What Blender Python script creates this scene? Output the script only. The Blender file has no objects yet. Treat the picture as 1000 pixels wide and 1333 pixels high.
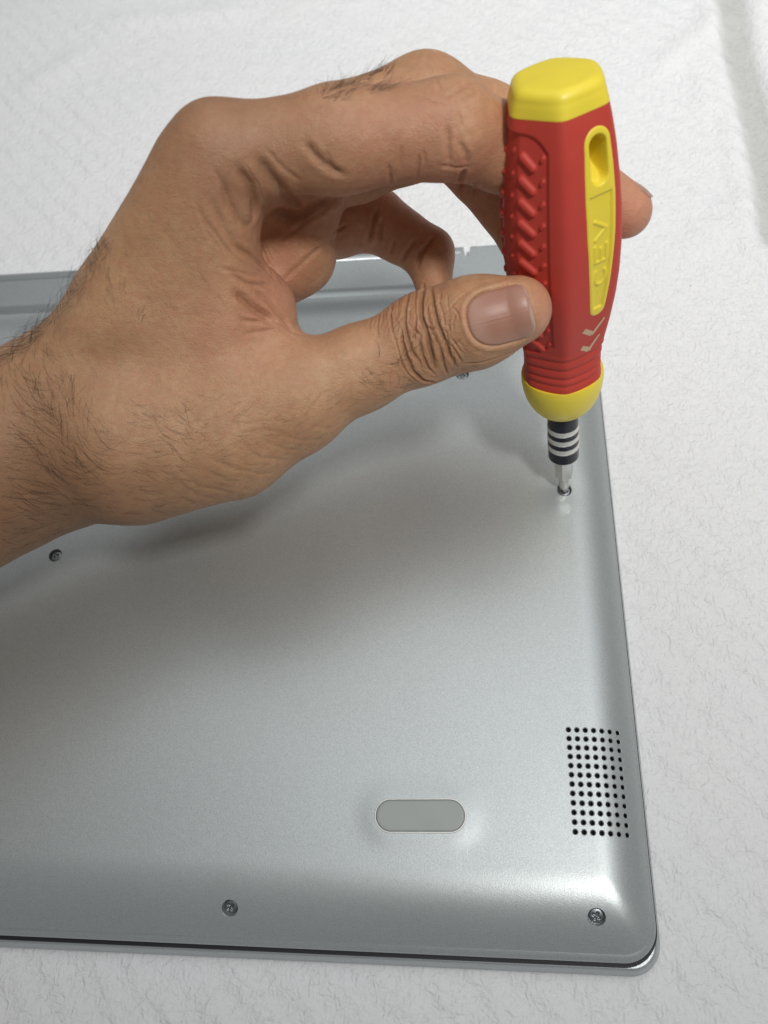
import bpy, bmesh, math, random
import numpy as np

# ------------------------------------------------------------------ camera
scn = bpy.context.scene
MM = 0.001
FPX = 1050.0                                   # focal length for a picture 1000 wide
CR = np.array([.99256537, .03723268, -.11587798])
CD = np.array([-.02077745, -.88625407, -.4627332])
CF = np.array([-.11992613, .4617006, -.8788915])
CC = np.array([0., 0., 277.])                  # camera 277 mm above the cloth
cam_data = bpy.data.cameras.new('camera')
cam = bpy.data.objects.new('camera', cam_data)
scn.collection.objects.link(cam)
from mathutils import Matrix, Vector
m3 = Matrix((CR, -CD, -CF)).transposed()
cam.matrix_world = Matrix.Translation(Vector(CC * MM)) @ m3.to_4x4()
cam_data.sensor_fit = 'HORIZONTAL'
cam_data.sensor_width = 36
cam_data.lens = 36 * FPX / 1000
cam_data.clip_start = 0.01
cam_data.clip_end = 50
cam_data.dof.use_dof = True
cam_data.dof.focus_distance = .252
cam_data.dof.aperture_fstop = 20
scn.camera = cam

# ------------------------------------------------------------------ light
world = bpy.data.worlds.new('World')
scn.world = world
world.use_nodes = True
bg = world.node_tree.nodes['Background']
bg.inputs[0].default_value = (.95, .98, 1, 1)
bg.inputs[1].default_value = .15


def area(name, loc, target, sx, sy, power, col):
    l = bpy.data.lights.new(name, 'AREA')
    l.shape = 'RECTANGLE'
    l.size, l.size_y, l.energy, l.color = sx, sy, power, col
    o = bpy.data.objects.new(name, l)
    scn.collection.objects.link(o)
    o.location = loc
    o.rotation_euler = (Vector(target) - Vector(loc)).to_track_quat('-Z', 'Y').to_euler()
    return o


key = area('ceiling_lamp', (.34, -.20, 1.1), (.05, .60, 0), .13, .13, 1.60, (1, .985, .96))
key.data.spread = math.radians(64)
far = area('ceiling_bounce_fill', (.30, .95, 1.7), (.05, .66, 0), 2.8, 2.5, 7.8, (.97, .985, 1))  # unseen fill light, added for soft light off the ceiling
far.data.spread = math.radians(100)

scn.view_settings.view_transform = 'Standard'
scn.view_settings.look = 'None'
scn.view_settings.exposure = 0
scn.view_settings.gamma = 1
scn.render.engine = 'CYCLES'
scn.cycles.use_denoising = True
scn.cycles.max_bounces = 8

random.seed(7)
rng = np.random.default_rng(7)


# ------------------------------------------------------------------ measuring helpers (mm)
def ray(x, y):
    return (CR * (x - 500) + CD * (y - 666.5) + CF * FPX) / FPX


def U(x, y, zd):
    return CC + ray(x, y) * zd


def PZ(x, y, z):
    r = ray(x, y)
    return CC + r * (z - CC[2]) / r[2]


def nrm(v):
    v = np.asarray(v, float)
    return v / np.linalg.norm(v)


def mesh_obj(name, verts, faces, mat=None, parent=None, smooth=True, sharp=None):
    me = bpy.data.meshes.new(name)
    v = np.asarray(verts, float) * MM
    me.from_pydata(v.tolist(), [], faces if isinstance(faces, list) else faces.tolist())
    o = bpy.data.objects.new(name, me)
    scn.collection.objects.link(o)
    if smooth:
        me.polygons.foreach_set('use_smooth', [True] * len(me.polygons))
    if sharp:
        me.set_sharp_from_angle(angle=math.radians(sharp))
    if mat:
        me.materials.append(mat)
    if parent:
        o.parent = parent
    me.update()
    return o


def tag(o, label=None, cat=None, kind=None, group=None):
    if label: o['label'] = label
    if cat: o['category'] = cat
    if kind: o['kind'] = kind
    if group: o['group'] = group
    return o


def empty(name, loc):
    o = bpy.data.objects.new(name, None)
    o.empty_display_size = .01
    scn.collection.objects.link(o)
    o.location = Vector(loc) * MM
    return o


def adopt(child, parent):
    """parent while keeping the place"""
    child.parent = parent
    child.matrix_parent_inverse = Matrix.Translation(-parent.location)


# ------------------------------------------------------------------ materials
class NT:
    def __init__(s, name):
        s.mat = bpy.data.materials.new(name)
        s.mat.use_nodes = True
        s.t = s.mat.node_tree
        s.b = s.t.nodes['Principled BSDF']

    def n(s, typ, **kw):
        nd = s.t.nodes.new('ShaderNode' + typ)
        for k, v in kw.items():
            if k in nd.inputs.keys():
                nd.inputs[k].default_value = v
            else:
                setattr(nd, k, v)
        return nd

    def l(s, a, b):
        s.t.links.new(a, b)

    def coords(s, scale=(1000, 1000, 1000), rot=(0, 0, 0), loc=(0, 0, 0)):
        tc = s.n('TexCoord')
        mp = s.n('Mapping')
        mp.inputs['Scale'].default_value = scale
        mp.inputs['Rotation'].default_value = rot
        mp.inputs['Location'].default_value = loc
        s.l(tc.outputs['Object'], mp.inputs['Vector'])
        return mp.outputs[0]

    def math(s, op, a, b=None, clamp=False):
        nd = s.n('Math', operation=op)
        nd.use_clamp = clamp
        for i, v in enumerate((a, b)):
            if v is None: continue
            if isinstance(v, (int, float)):
                nd.inputs[i].default_value = v
            else:
                s.l(v, nd.inputs[i])
        return nd.outputs[0]

    def noise(s, vec, scale, detail=2, rough=.5, dist=0):
        nd = s.n('TexNoise', Scale=scale, Detail=detail, Roughness=rough, Distortion=dist)
        s.l(vec, nd.inputs['Vector'])
        return nd.outputs['Fac']

    def ramp(s, fac, stops):
        nd = s.n('ValToRGB')
        el = nd.color_ramp.elements
        while len(el) < len(stops): el.new(.5)
        for e, (p, c) in zip(el, stops):
            e.position = p
            e.color = (*c, 1) if len(c) == 3 else c
        s.l(fac, nd.inputs[0])
        return nd.outputs[0]

    def mix(s, fac, a, b, mode='MIX'):
        nd = s.n('Mix', data_type='RGBA', blend_type=mode)
        for sock, v in ((nd.inputs[0], fac), (nd.inputs[6], a), (nd.inputs[7], b)):
            if isinstance(v, (int, float)):
                sock.default_value = v
            elif isinstance(v, tuple):
                sock.default_value = (*v, 1)
            else:
                s.l(v, sock)
        return nd.outputs[2]

    def bump(s, h, strength, dist, prev=None):
        nd = s.n('Bump')
        nd.inputs['Strength'].default_value = strength
        nd.inputs['Distance'].default_value = dist
        s.l(h, nd.inputs['Height'])
        if prev is not None: s.l(prev, nd.inputs['Normal'])
        return nd.outputs[0]

    def set(s, **kw):
        for k, v in kw.items():
            k = k.replace('_', ' ')
            if k == 'Base Color' and isinstance(v, tuple): v = (*v, 1)
            if hasattr(v, 'links'):
                s.l(v, s.b.inputs[k])
            else:
                s.b.inputs[k].default_value = v


def mat_silver(name, col, rough, metal, grain=.6):
    m = NT(name)
    v = m.coords()
    n1 = m.noise(v, 3.2, 2, .6)
    n2 = m.noise(v, .04, 3, .5)
    c = m.mix(m.ramp(n1, [(.35, (0, 0, 0)), (.65, (1, 1, 1))]), tuple(x * .88 for x in col), tuple(x * 1.12 for x in col))
    m.set(Base_Color=c, Metallic=metal, Normal=m.bump(n1, grain, .00006))
    r = m.math('ADD', m.math('MULTIPLY', n2, .08), rough - .04)
    m.set(Roughness=r)
    return m.mat


def mat_plain(name, col, rough=.5, metal=0., bump=0, scale=1.5, var=.06, spec=.5, scuff=None):
    m = NT(name)
    v = m.coords()
    n1 = m.noise(v, scale, 3, .6)
    n2 = m.noise(v, .12, 3, .6)
    c = m.mix(n2, tuple(x * (1 - var) for x in col), tuple(min(1, x * (1 + var)) for x in col))
    if scuff:
        sc = m.noise(m.coords((900, 260, 500), (.3, .5, .9)), .5, 4, .7, 1.2)
        c = m.mix(m.math('MULTIPLY', m.ramp(sc, [(.66, (0, 0, 0)), (.74, (1, 1, 1))]), .35), c, scuff)
    m.set(Base_Color=c, Metallic=metal, Roughness=m.math('ADD', m.math('MULTIPLY', n2, .12), rough - .06))
    m.b.inputs['Specular IOR Level'].default_value = spec
    if bump: m.set(Normal=m.bump(n1, bump, .0001))
    return m.mat


M_COVER = mat_silver('silver_paint', (.53, .565, .56), .36, .60)
M_LID = mat_silver('silver_paint_lid', (.46, .49, .495), .36, .55)
M_DARK = mat_plain('dark_gap', (.012, .013, .015), .6)
M_GRILLE = mat_plain('speaker_grille', (.008, .008, .010), .8)
M_RUBBER = mat_plain('grey_rubber', (.41, .44, .42), .55, 0, .25, 2.5)
M_SCREW = mat_plain('screw_steel', (.30, .32, .33), .34, 1.0, .2, 4)
M_RED = mat_plain('red_rubber', (.54, .056, .038), .56, 0, .22, 5, .08, .4, (.38, .05, .035))
M_YELLOW = mat_plain('yellow_plastic', (.86, .69, .055), .40, 0, .1, 1.2, .04, .5, (.60, .43, .05))
M_PRINT = mat_plain('cream_print', (.62, .42, .27), .6)
M_CHUCK = mat_plain('black_plastic', (.010, .013, .024), .28)
M_STEEL = mat_plain('bright_steel', (.80, .785, .75), .30, .85, .15, 2)
M_ALU = mat_plain('bright_ring', (.80, .79, .76), .42, .65, .15, 2)
M_HAIR = mat_plain('hair', (.030, .020, .014), .55)


def mat_cloth():
    m = NT('white_cloth')
    v = m.coords()
    at = m.n('Attribute', attribute_name='hem')
    hem = at.outputs['Fac']
    warp = m.n('TexNoise', Scale=.09, Detail=3)
    m.l(v, warp.inputs['Vector'])
    off = m.n('VectorMath', operation='MULTIPLY_ADD')
    m.l(warp.outputs['Color'], off.inputs[0])
    off.inputs[1].default_value = (5, 5, 0)
    m.l(v, off.inputs[2])
    vw = off.outputs[0]

    def mapped(scale, rot=0):
        mp = m.n('Mapping')
        mp.inputs['Scale'].default_value = scale
        mp.inputs['Rotation'].default_value = (0, 0, rot)
        m.l(vw, mp.inputs['Vector'])
        return mp.outputs[0]
    # diagonal ribs of the towel weave, broken up by puckers
    dg = m.n('TexWave', wave_type='BANDS', bands_direction='X', Scale=.0285, Distortion=2.2, Detail=2)
    dg.inputs['Detail Scale'].default_value = .9
    m.l(mapped((1, 1, 1), math.radians(-44)), dg.inputs['Vector'])
    patch = m.ramp(m.noise(vw, .06, 2), [(.35, (.25, .25, .25)), (.65, (1, 1, 1))])
    ridge = m.math('MULTIPLY', dg.outputs['Fac'], patch)
    puck = m.noise(vw, .42, 2, .55, .5)
    # rows of stitches, lying in some patches and upright in others
    def rows(rot, sc, seed):
        w = m.n('TexWave', wave_type='BANDS', bands_direction='Y', Scale=sc, Distortion=5.0, Detail=2)
        w.inputs['Detail Scale'].default_value = 1.3
        w.inputs['Phase Offset'].default_value = seed
        m.l(mapped((1, 1, 1), rot), w.inputs['Vector'])
        return w.outputs['Fac']
    sel = m.ramp(m.noise(vw, .19, 2), [(.46, (0, 0, 0)), (.54, (1, 1, 1))])
    st = m.mix(sel, rows(0, .21, 0.), rows(math.radians(86), .21, 2.))
    amt = m.ramp(m.noise(vw, .3, 2), [(.35, (0, 0, 0)), (.7, (1, 1, 1))])
    fine = m.noise(v, 1.9, 2, .6)
    h = m.math('ADD', m.math('MULTIPLY', ridge, 1.35), m.math('MULTIPLY', puck, 1.7))
    h = m.math('ADD', h, m.math('MULTIPLY', m.math('MULTIPLY', st, amt), .24))
    h = m.math('ADD', h, m.math('MULTIPLY', fine, .22))
    nb = m.bump(h, .7, .0009)
    tint = m.noise(v, .016, 3, .5)
    c = m.mix(tint, (.84, .845, .855), (.87, .87, .865))
    # tiny dark lint specks
    vo = m.n('TexVoronoi', Scale=.045)
    m.l(v, vo.inputs['Vector'])
    c = m.mix(m.math('MULTIPLY', m.math('LESS_THAN', vo.outputs['Distance'], .016), .7), c, (.25, .24, .22))
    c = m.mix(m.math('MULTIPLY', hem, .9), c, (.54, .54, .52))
    m.set(Base_Color=c, Roughness=.95, Normal=nb)
    m.b.inputs['Specular IOR Level'].default_value = .15
    m.b.inputs['Sheen Weight'].default_value = .08
    return m.mat


M_CLOTH = mat_cloth()


def mat_skin():
    m = NT('skin')
    v = m.coords()
    at = m.n('Attribute', attribute_name='tone')
    sep = m.n('SeparateColor')
    m.l(at.outputs['Color'], sep.inputs[0])
    red, brown, pale = sep.outputs[0], sep.outputs[1], sep.outputs[2]
    blotch = m.noise(v, .09, 4, .6)
    fine = m.noise(v, .55, 3, .6)
    base = m.mix(m.ramp(blotch, [(.3, (0, 0, 0)), (.7, (1, 1, 1))]), (.46, .255, .125), (.60, .355, .19))
    base = m.mix(m.math('MULTIPLY', m.ramp(fine, [(.4, (0, 0, 0)), (.7, (1, 1, 1))]), .5), base, (.45, .195, .10))
    b2 = m.noise(v, .2, 3, .6)
    base = m.mix(m.math('MULTIPLY', m.ramp(b2, [(.5, (0, 0, 0)), (.72, (1, 1, 1))]), .45), base, (.52, .22, .13))
    b3 = m.noise(m.coords(loc=(40, 9, 3)), .16, 3, .6)
    base = m.mix(m.math('MULTIPLY', m.ramp(b3, [(.52, (0, 0, 0)), (.74, (1, 1, 1))]), .4), base, (.30, .165, .085))
    base = m.mix(m.math('MULTIPLY', red, .8, True), base, (.60, .25, .165))
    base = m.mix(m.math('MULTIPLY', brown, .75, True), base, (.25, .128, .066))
    base = m.mix(m.math('MULTIPLY', pale, .7, True), base, (.60, .38, .24))
    # skin relief: cells, pores and finer lines
    vo = m.n('TexVoronoi', Scale=1.5, feature='DISTANCE_TO_EDGE')
    wv = m.n('VectorMath', operation='MULTIPLY_ADD')
    wn = m.n('TexNoise', Scale=.8, Detail=2)
    m.l(v, wn.inputs['Vector'])
    m.l(wn.outputs['Color'], wv.inputs[0])
    wv.inputs[1].default_value = (.7, .7, .7)
    m.l(v, wv.inputs[2])
    m.l(wv.outputs[0], vo.inputs['Vector'])
    cell = m.ramp(vo.outputs['Distance'], [(0, (0, 0, 0)), (.16, (1, 1, 1))])
    pores = m.noise(v, 2.8, 2, .6)
    big = m.noise(v, .35, 3, .55)
    fold = m.noise(m.coords((420, 1500, 900), (.4, .2, .5)), .9, 3, .6, .4)
    nb = m.bump(big, .4, .0007)
    nb = m.bump(fold, .42, .0003, nb)
    nb = m.bump(cell, .36, .0001, nb)
    nb = m.bump(pores, .75, .00018, nb)
    m.set(Base_Color=base, Roughness=m.math('ADD', m.math('MULTIPLY', fine, .3), .35), Normal=nb)
    m.b.inputs['Subsurface Weight'].default_value = .22
    m.b.inputs['Subsurface Radius'].default_value = (1.0, .35, .18)
    m.b.inputs['Subsurface Scale'].default_value = .0022
    m.b.inputs['Specular IOR Level'].default_value = .5
    return m.mat


M_SKIN = mat_skin()


def mat_nail():
    m = NT('nail')
    at = m.n('Attribute', attribute_name='tone')
    sep = m.n('SeparateColor')
    m.l(at.outputs['Color'], sep.inputs[0])
    v = m.coords()
    n = m.noise(v, .25, 3)
    base = m.mix(n, (.34, .16, .11), (.42, .215, .155))
    base = m.mix(m.math('MULTIPLY', sep.outputs[0], .8), base, (.45, .27, .205))
    base = m.mix(sep.outputs[1], base, (.66, .56, .47))
    wv = m.n('TexNoise', Scale=26., Detail=2)
    wv.noise_dimensions = '1D'
    m.l(sep.outputs[2], wv.inputs['W'])
    m.set(Base_Color=base, Roughness=.36, Normal=m.bump(wv.outputs['Fac'], .35, .00012))
    m.b.inputs['Specular IOR Level'].default_value = .35
    m.b.inputs['Subsurface Weight'].default_value = .15
    m.b.inputs['Subsurface Radius'].default_value = (1, .4, .25)
    m.b.inputs['Subsurface Scale'].default_value = .001
    return m.mat


M_NAIL = mat_nail()

# ------------------------------------------------------------------ table cloth
def build_cloth():
    n = 420
    xs = np.linspace(-620, 620, n)
    ys = np.linspace(-420, 1100, n)
    X, Y = np.meshgrid(xs, ys, indexing='ij')
    Z = np.zeros_like(X)
    r2 = np.random.default_rng(3)
    for k in range(26):
        a = r2.uniform(0, 6.28)
        w = r2.uniform(.012, .05)
        Z += .22 * np.sin((X * np.cos(a) + Y * np.sin(a)) * w + r2.uniform(0, 6.28))
    # flat where the laptop lies
    d = np.maximum(np.maximum(X - 60, -300 - X), np.maximum(Y - 290, -20 - Y))
    k = np.clip(d / 60, 0, 1)
    Z = (Z - .6) * (.15 + .85 * k) - .45
    # soft pulled folds running up the cloth
    def fold(p, q, w, h):
        nonlocal Z
        p = np.array(p[:2]); q = np.array(q[:2])
        ba = q - p
        t = np.clip(((X - p[0]) * ba[0] + (Y - p[1]) * ba[1]) / (ba @ ba), 0, 1)
        dd = np.hypot(X - p[0] - t * ba[0], Y - p[1] - t * ba[1])
        Z += h * np.exp(-(dd / w) ** 2) * np.minimum(1, np.sin(np.pi * np.clip(t, .02, .98)) * 2)
    fold(PZ(850, 95, 0), PZ(960, 0, 0), 7, 2.2)
    fold(PZ(905, 60, 0), PZ(925, 150, 0), 6, 1.6)
    fold(PZ(120, 30, 0), PZ(330, 10, 0), 9, 1.8)
    fold(PZ(20, 120, 0), PZ(120, 60, 0), 10, 1.6)
    fold(PZ(900, 330, 0), PZ(990, 240, 0), 8, 1.0)
    # hem: a sunk greyer band that crosses the far right corner
    hl = [PZ(950, -60, 0), PZ(954, 0, 0), PZ(963, 60, 0), PZ(978, 110, 0), PZ(992, 165, 0), PZ(1004, 225, 0), PZ(1014, 300, 0)]
    hl = [hl[0] + (hl[0] - hl[1]) * 9] + hl
    D = np.full(X.shape, 1e9)
    S = np.zeros_like(X)
    for a, b in zip(hl[:-1], hl[1:]):
        ba = (b - a)[:2]
        t = np.clip(((X - a[0]) * ba[0] + (Y - a[1]) * ba[1]) / (ba @ ba), 0, 1)
        dd = np.hypot(X - a[0] - t * ba[0], Y - a[1] - t * ba[1])
        D = np.minimum(D, dd)
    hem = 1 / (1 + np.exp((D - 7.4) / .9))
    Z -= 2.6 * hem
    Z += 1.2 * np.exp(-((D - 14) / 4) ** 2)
    V = np.stack([X, Y, Z], -1).reshape(-1, 3)
    i = np.arange(n - 1)
    I, J = np.meshgrid(i, i, indexing='ij')
    a = (I * n + J).ravel()
    F = np.stack([a, a + n, a + n + 1, a + 1], -1)
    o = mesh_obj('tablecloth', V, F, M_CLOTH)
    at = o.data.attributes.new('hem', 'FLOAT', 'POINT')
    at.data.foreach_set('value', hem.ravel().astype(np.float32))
    tag(o, 'white woven tablecloth with diagonal crinkles under the laptop', 'tablecloth', 'structure')


build_cloth()

# ------------------------------------------------------------------ laptop
LX0, LX1, LY0, LY1 = -283., 46.5, -3.2, 246.
TOP = 17.0


def rrect(x0, x1, y0, y1, r, na=14, step=1.6, inset=0.0):
    """closed counter-clockwise outline of a rounded rectangle"""
    pts = []
    x0, x1, y0, y1 = x0 + inset, x1 - inset, y0 + inset, y1 - inset
    r = max(r - inset, .4)
    nx = int((LX1 - LX0) / step); ny = int((LY1 - LY0) / step)
    cs = [((x1 - r, y0 + r), -90), ((x1 - r, y1 - r), 0), ((x0 + r, y1 - r), 90), ((x0 + r, y0 + r), 180)]
    cnt = [ny, nx, ny, nx]
    for (c, a0), k, in zip(cs, cnt):
        for i in range(na + 1):
            a = math.radians(a0 + 90 * i / na)
            pts.append((c[0] + r * math.cos(a), c[1] + r * math.sin(a)))
        a = math.radians(a0 + 90)
        p = np.array(pts[-1])
        ci = cs[(cs.index((c, a0)) + 1) % 4]
        q = np.array((ci[0][0] + r * math.cos(math.radians(ci[1])), ci[0][1] + r * math.sin(math.radians(ci[1]))))
        for i in range(1, k):
            pts.append(tuple(p + (q - p) * i / k))
    return np.array(pts)


def cover_z(x, y):
    """height of the bottom cover, swelling over the feet and sinking round the screws"""
    def g(d, w, h):
        t = np.clip(1 - d / w, 0, 1)
        return h * t ** 2.1
    a = g(LX1 - x, 15., 6.4); b = g(y - LY0, 21., 7.4)
    c = g(x - LX0, 15., 6.4); e = g(LY1 - y, 16., 4.6)
    p = 2.0
    z = TOP - (a ** p + b ** p + c ** p + e ** p) ** (1 / p)
    q = np.maximum(np.hypot(np.maximum(np.abs(x + 20.4) - 9, 0), y - 31.8) - 4.5, 0)
    z = z + .42 * np.exp(-(q / 4.4) ** 2)
    z = z - .35 * np.exp(-(np.hypot(x - 30, y - 144.3) / 7.0) ** 2)
    return z


def loops_mesh(loops):
    """skin a list of equal-length closed loops, cap both ends"""
    n = len(loops[0])
    V = np.concatenate(loops)
    F = []
    for k in range(len(loops) - 1):
        i = np.arange(n)
        j = (i + 1) % n
        F.append(np.stack([k * n + i, k * n + j, (k + 1) * n + j, (k + 1) * n + i], -1))
    F = np.concatenate(F).tolist()
    F.append(list(range((len(loops) - 1) * n, len(loops) * n)))
    F.append(list(range(n - 1, -1, -1)))
    return V, F


def outline(x0, x1, y0, y1, r, z, inset=0.):
    p = rrect(x0, x1, y0, y1, r, inset=inset)
    return np.column_stack([p, np.full(len(p), z)])


laptop = empty('laptop', (-118, 120, 0))
tag(laptop, 'silver laptop lying upside down on the white cloth', 'laptop')

SCREWS = [(30., 144.3), (-159.6, 121.1), (-6.4, 197.7), (-77.6, 4.6), (30.2, 6.0)]


def frame_at(x, y):
    e = .6
    zx = (cover_z(x + e, y) - cover_z(x - e, y)) / (2 * e)
    zy = (cover_z(x, y + e) - cover_z(x, y - e)) / (2 * e)
    n = nrm((-zx, -zy, 1))
    u = nrm(np.cross((0, 1, 0), n))
    return np.array([x, y, float(cover_z(x, y))]), u, np.cross(n, u), n


def lathe_at(fr, prof, n=20):
    """closed lathe from (r, h) points on frame fr"""
    o, u, w, nn = fr
    V = []; F = []
    for r, h in prof:
        for i in range(n):
            a = 2 * math.pi * i / n
            V.append(o + u * r * math.cos(a) + w * r * math.sin(a) + nn * h)
    for k in range(len(prof) - 1):
        for i in range(n):
            j = (i + 1) % n
            F.append([k * n + i, k * n + j, (k + 1) * n + j, (k + 1) * n + i])
    F.append(list(range((len(prof) - 1) * n, len(prof) * n)))
    F.append(list(range(n - 1, -1, -1)))
    return V, F


def merge(parts):
    V = []; F = []
    for v, f in parts:
        k = len(V)
        V += [tuple(p) for p in v]
        F += [[i + k for i in q] for q in f]
    return V, F


def build_laptop():
    # bottom cover
    loops = [outline(LX0, LX1, LY0, LY1, 9, 4.5, 1.2)]
    p = rrect(LX0, LX1, LY0, LY1, 9)
    loops.append(np.column_stack([p, np.full(len(p), 9.0)]))
    ins = np.concatenate([np.linspace(0.0, 2, 4), np.linspace(3.2, 66, 50)])
    for d in ins:
        p = rrect(LX0, LX1, LY0, LY1, 9, inset=d)
        loops.append(np.column_stack([p, cover_z(p[:, 0], p[:, 1])]))
    V, F = loops_mesh(loops)
    cover = mesh_obj('bottom_cover', V, F, M_COVER)
    # cutters: speaker holes, screw wells, foot well
    holes = []; wells = []
    for i in range(7):
        for j in range(12):
            x = 25.6 + (41.0 - 25.6) * i / 6
            y = 58.3 + (28.4 - 58.3) * j / 11 - .05 * i
            fr = frame_at(x, y)
            holes.append(lathe_at(fr, [(.64, -1.9), (.69, -.25), (.98, .04), (1.3, .5)], 14))
    for x, y in SCREWS:
        wells.append(lathe_at(frame_at(x, y), [(2.45, -1.9), (2.5, -.12), (2.72, .06), (2.9, .6)], 28))
    # foot well: stadium
    o, u, w, nn = frame_at(-20.4, 31.8)
    u = np.array([1, .022, 0.]); w = np.array([-.022, 1, 0.]); nn = np.array([0, 0, 1.])

    def stadium(rx, ry, h):
        pts = []
        for i in range(48):
            a = 2 * math.pi * i / 48
            sx = (rx - ry) if math.cos(a) > 0 else -(rx - ry)
            pts.append(o + u * (sx + ry * math.cos(a)) + w * ry * math.sin(a) + nn * h)
        return np.array(pts)
    wells.append(loops_mesh([stadium(13.9, 4.95, -1.2), stadium(13.9, 4.95, -.05), stadium(14.15, 5.2, .12), stadium(14.3, 5.3, 1.2)]))
    cut1 = mesh_obj('cutter', *merge(holes), M_GRILLE, smooth=False)
    cut2 = mesh_obj('cutter', *merge(wells), M_COVER, smooth=False)
    for c in (cut1, cut2):
        md = cover.modifiers.new('cut', 'BOOLEAN')
        md.operation = 'DIFFERENCE'; md.object = c; md.solver = 'EXACT'
        try: md.material_mode = 'TRANSFER'
        except Exception: pass
    dg = bpy.context.evaluated_depsgraph_get()
    me = bpy.data.meshes.new_from_object(cover.evaluated_get(dg), depsgraph=dg)
    cover.modifiers.clear()
    cover.data = me
    for c in (cut1, cut2):
        cm = c.data
        bpy.data.objects.remove(c); bpy.data.meshes.remove(cm)
    # chamfers of the speaker holes stay silver, only the bottom is dark
    names = [m.name for m in me.materials]
    if 'speaker_grille' in names:
        gi = names.index('speaker_grille')
        for pl in me.polygons:
            if pl.material_index == gi:
                z0 = float(cover_z(pl.center.x * 1000, pl.center.y * 1000))
                if pl.center.z * 1000 > z0 - .28: pl.material_index = 0
    me.polygons.foreach_set('use_smooth', [True] * len(me.polygons))
    me.set_sharp_from_angle(angle=math.radians(24))
    adopt(cover, laptop)

    # chassis rim below the cover
    q = (LX0 - 1.6, LX1 + 1.1, LY0 - 2.15, LY1 + 1.0, 10)
    L = [outline(*q, 6.6, .3), outline(*q, 6.9), outline(*q, 7.5), outline(*q, 7.75, .2), outline(*q, 8.3, 1.2), outline(*q, 8.9, 2.35), outline(*q, 8.9, 2.6)]
    o1 = mesh_obj('chassis_rim', *loops_mesh(L), M_COVER, sharp=50); adopt(o1, laptop)
    q = (LX0 - 2.2, LX1 + 1.65, LY0 - 3.4, LY1, 10.5)
    L = [outline(*q, 4.6), outline(*q, 5.75)]
    o2 = mesh_obj('gap_shade_strip', *loops_mesh(L), M_DARK, sharp=40); adopt(o2, laptop)  # black strip that paints the shade in the gap between base and lid
    q = (LX0 - 1., LX1 + .4, LY0 - 1.2, LY1, 10)
    o5 = mesh_obj('inner_frame', *loops_mesh([outline(*q, 5.7), outline(*q, 6.95)]), M_DARK, sharp=40); adopt(o5, laptop)
    # lid below: its sides spread outwards, with a far lip past the hinge and a slit in it
    ly1 = 280.2
    q = (LX0 - 3.4, LX1 + 2.9, LY0 - 5.6, ly1, 9.5)
    bm_l = [outline(*q, .0, .9), outline(*q, .7, .0), outline(*q, 1.2, .0), outline(*q, 4.5, 1.25), outline(*q, 5.3, 1.75), outline(*q, 5.5, 2.15), outline(*q, 5.5, 2.6)]
    lid = mesh_obj('lid', *loops_mesh(bm_l), M_LID, sharp=50)
    V, F = merge([loops_mesh([np.array([(-4.9, 272.6, z), (-3.3, 272.6, z), (-2.2, 281, z), (-6.0, 281, z)]) for z in (-2, 9)])])
    c = mesh_obj('cutter', V, F, M_LID, smooth=False)
    md = lid.modifiers.new('cut', 'BOOLEAN'); md.operation = 'DIFFERENCE'; md.object = c; md.solver = 'EXACT'
    dg = bpy.context.evaluated_depsgraph_get()
    me = bpy.data.meshes.new_from_object(lid.evaluated_get(dg), depsgraph=dg)
    lid.modifiers.clear(); lid.data = me
    bpy.data.objects.remove(c)
    adopt(lid, laptop)
    # hinge cover: a low round-backed bar along the far side of the base
    def bar(x0, x1, yc, zc, ry, rz, n=16):
        Ls = []
        for x, k in ((x0, .7), (x0 + .5, 1), (x1 - .5, 1), (x1, .7)):
            Ls.append(np.array([(x, yc + ry * k * math.cos(2 * math.pi * i / n), zc + rz * k * math.sin(2 * math.pi * i / n)) for i in range(n)]))
        return loops_mesh([l[::-1] for l in Ls])
    o3 = mesh_obj('hinge_bar', *bar(-250, 14, 250.0, 8.0, 4.6, 2.6), M_LID, sharp=60); adopt(o3, laptop)
    o4 = mesh_obj('edge_strip', *bar(-270, -6.4, 275.6, 5.2, 2.1, 1.1), M_LID, sharp=60); adopt(o4, laptop)

    # rubber foot with a bevelled rim
    def cap(rx, ry, h): return stadium(rx, ry, h)
    V, F = loops_mesh([cap(13.45, 4.5, -1.0), cap(13.45, 4.5, .25), cap(13.3, 4.35, .5), cap(12.9, 3.95, .62), cap(12.2, 3.3, .64)])
    ft = mesh_obj('rubber_foot', V, F, M_RUBBER, sharp=60); adopt(ft, laptop)

    st_ = [stadium(13.95, 5.0, -.6), stadium(13.95, 5.0, .30), stadium(13.85, 4.9, .42), stadium(13.62, 4.67, .42), stadium(13.55, 4.6, .3), stadium(13.55, 4.6, -.6)]
    Vr = np.concatenate(st_)
    Fr = [[k * 48 + i, k * 48 + (i + 1) % 48, ((k + 1) % 6) * 48 + (i + 1) % 48, ((k + 1) % 6) * 48 + i] for k in range(6) for i in range(48)]
    fr_ = mesh_obj('foot_rim', Vr, Fr, M_ALU, sharp=50); adopt(fr_, laptop)

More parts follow.
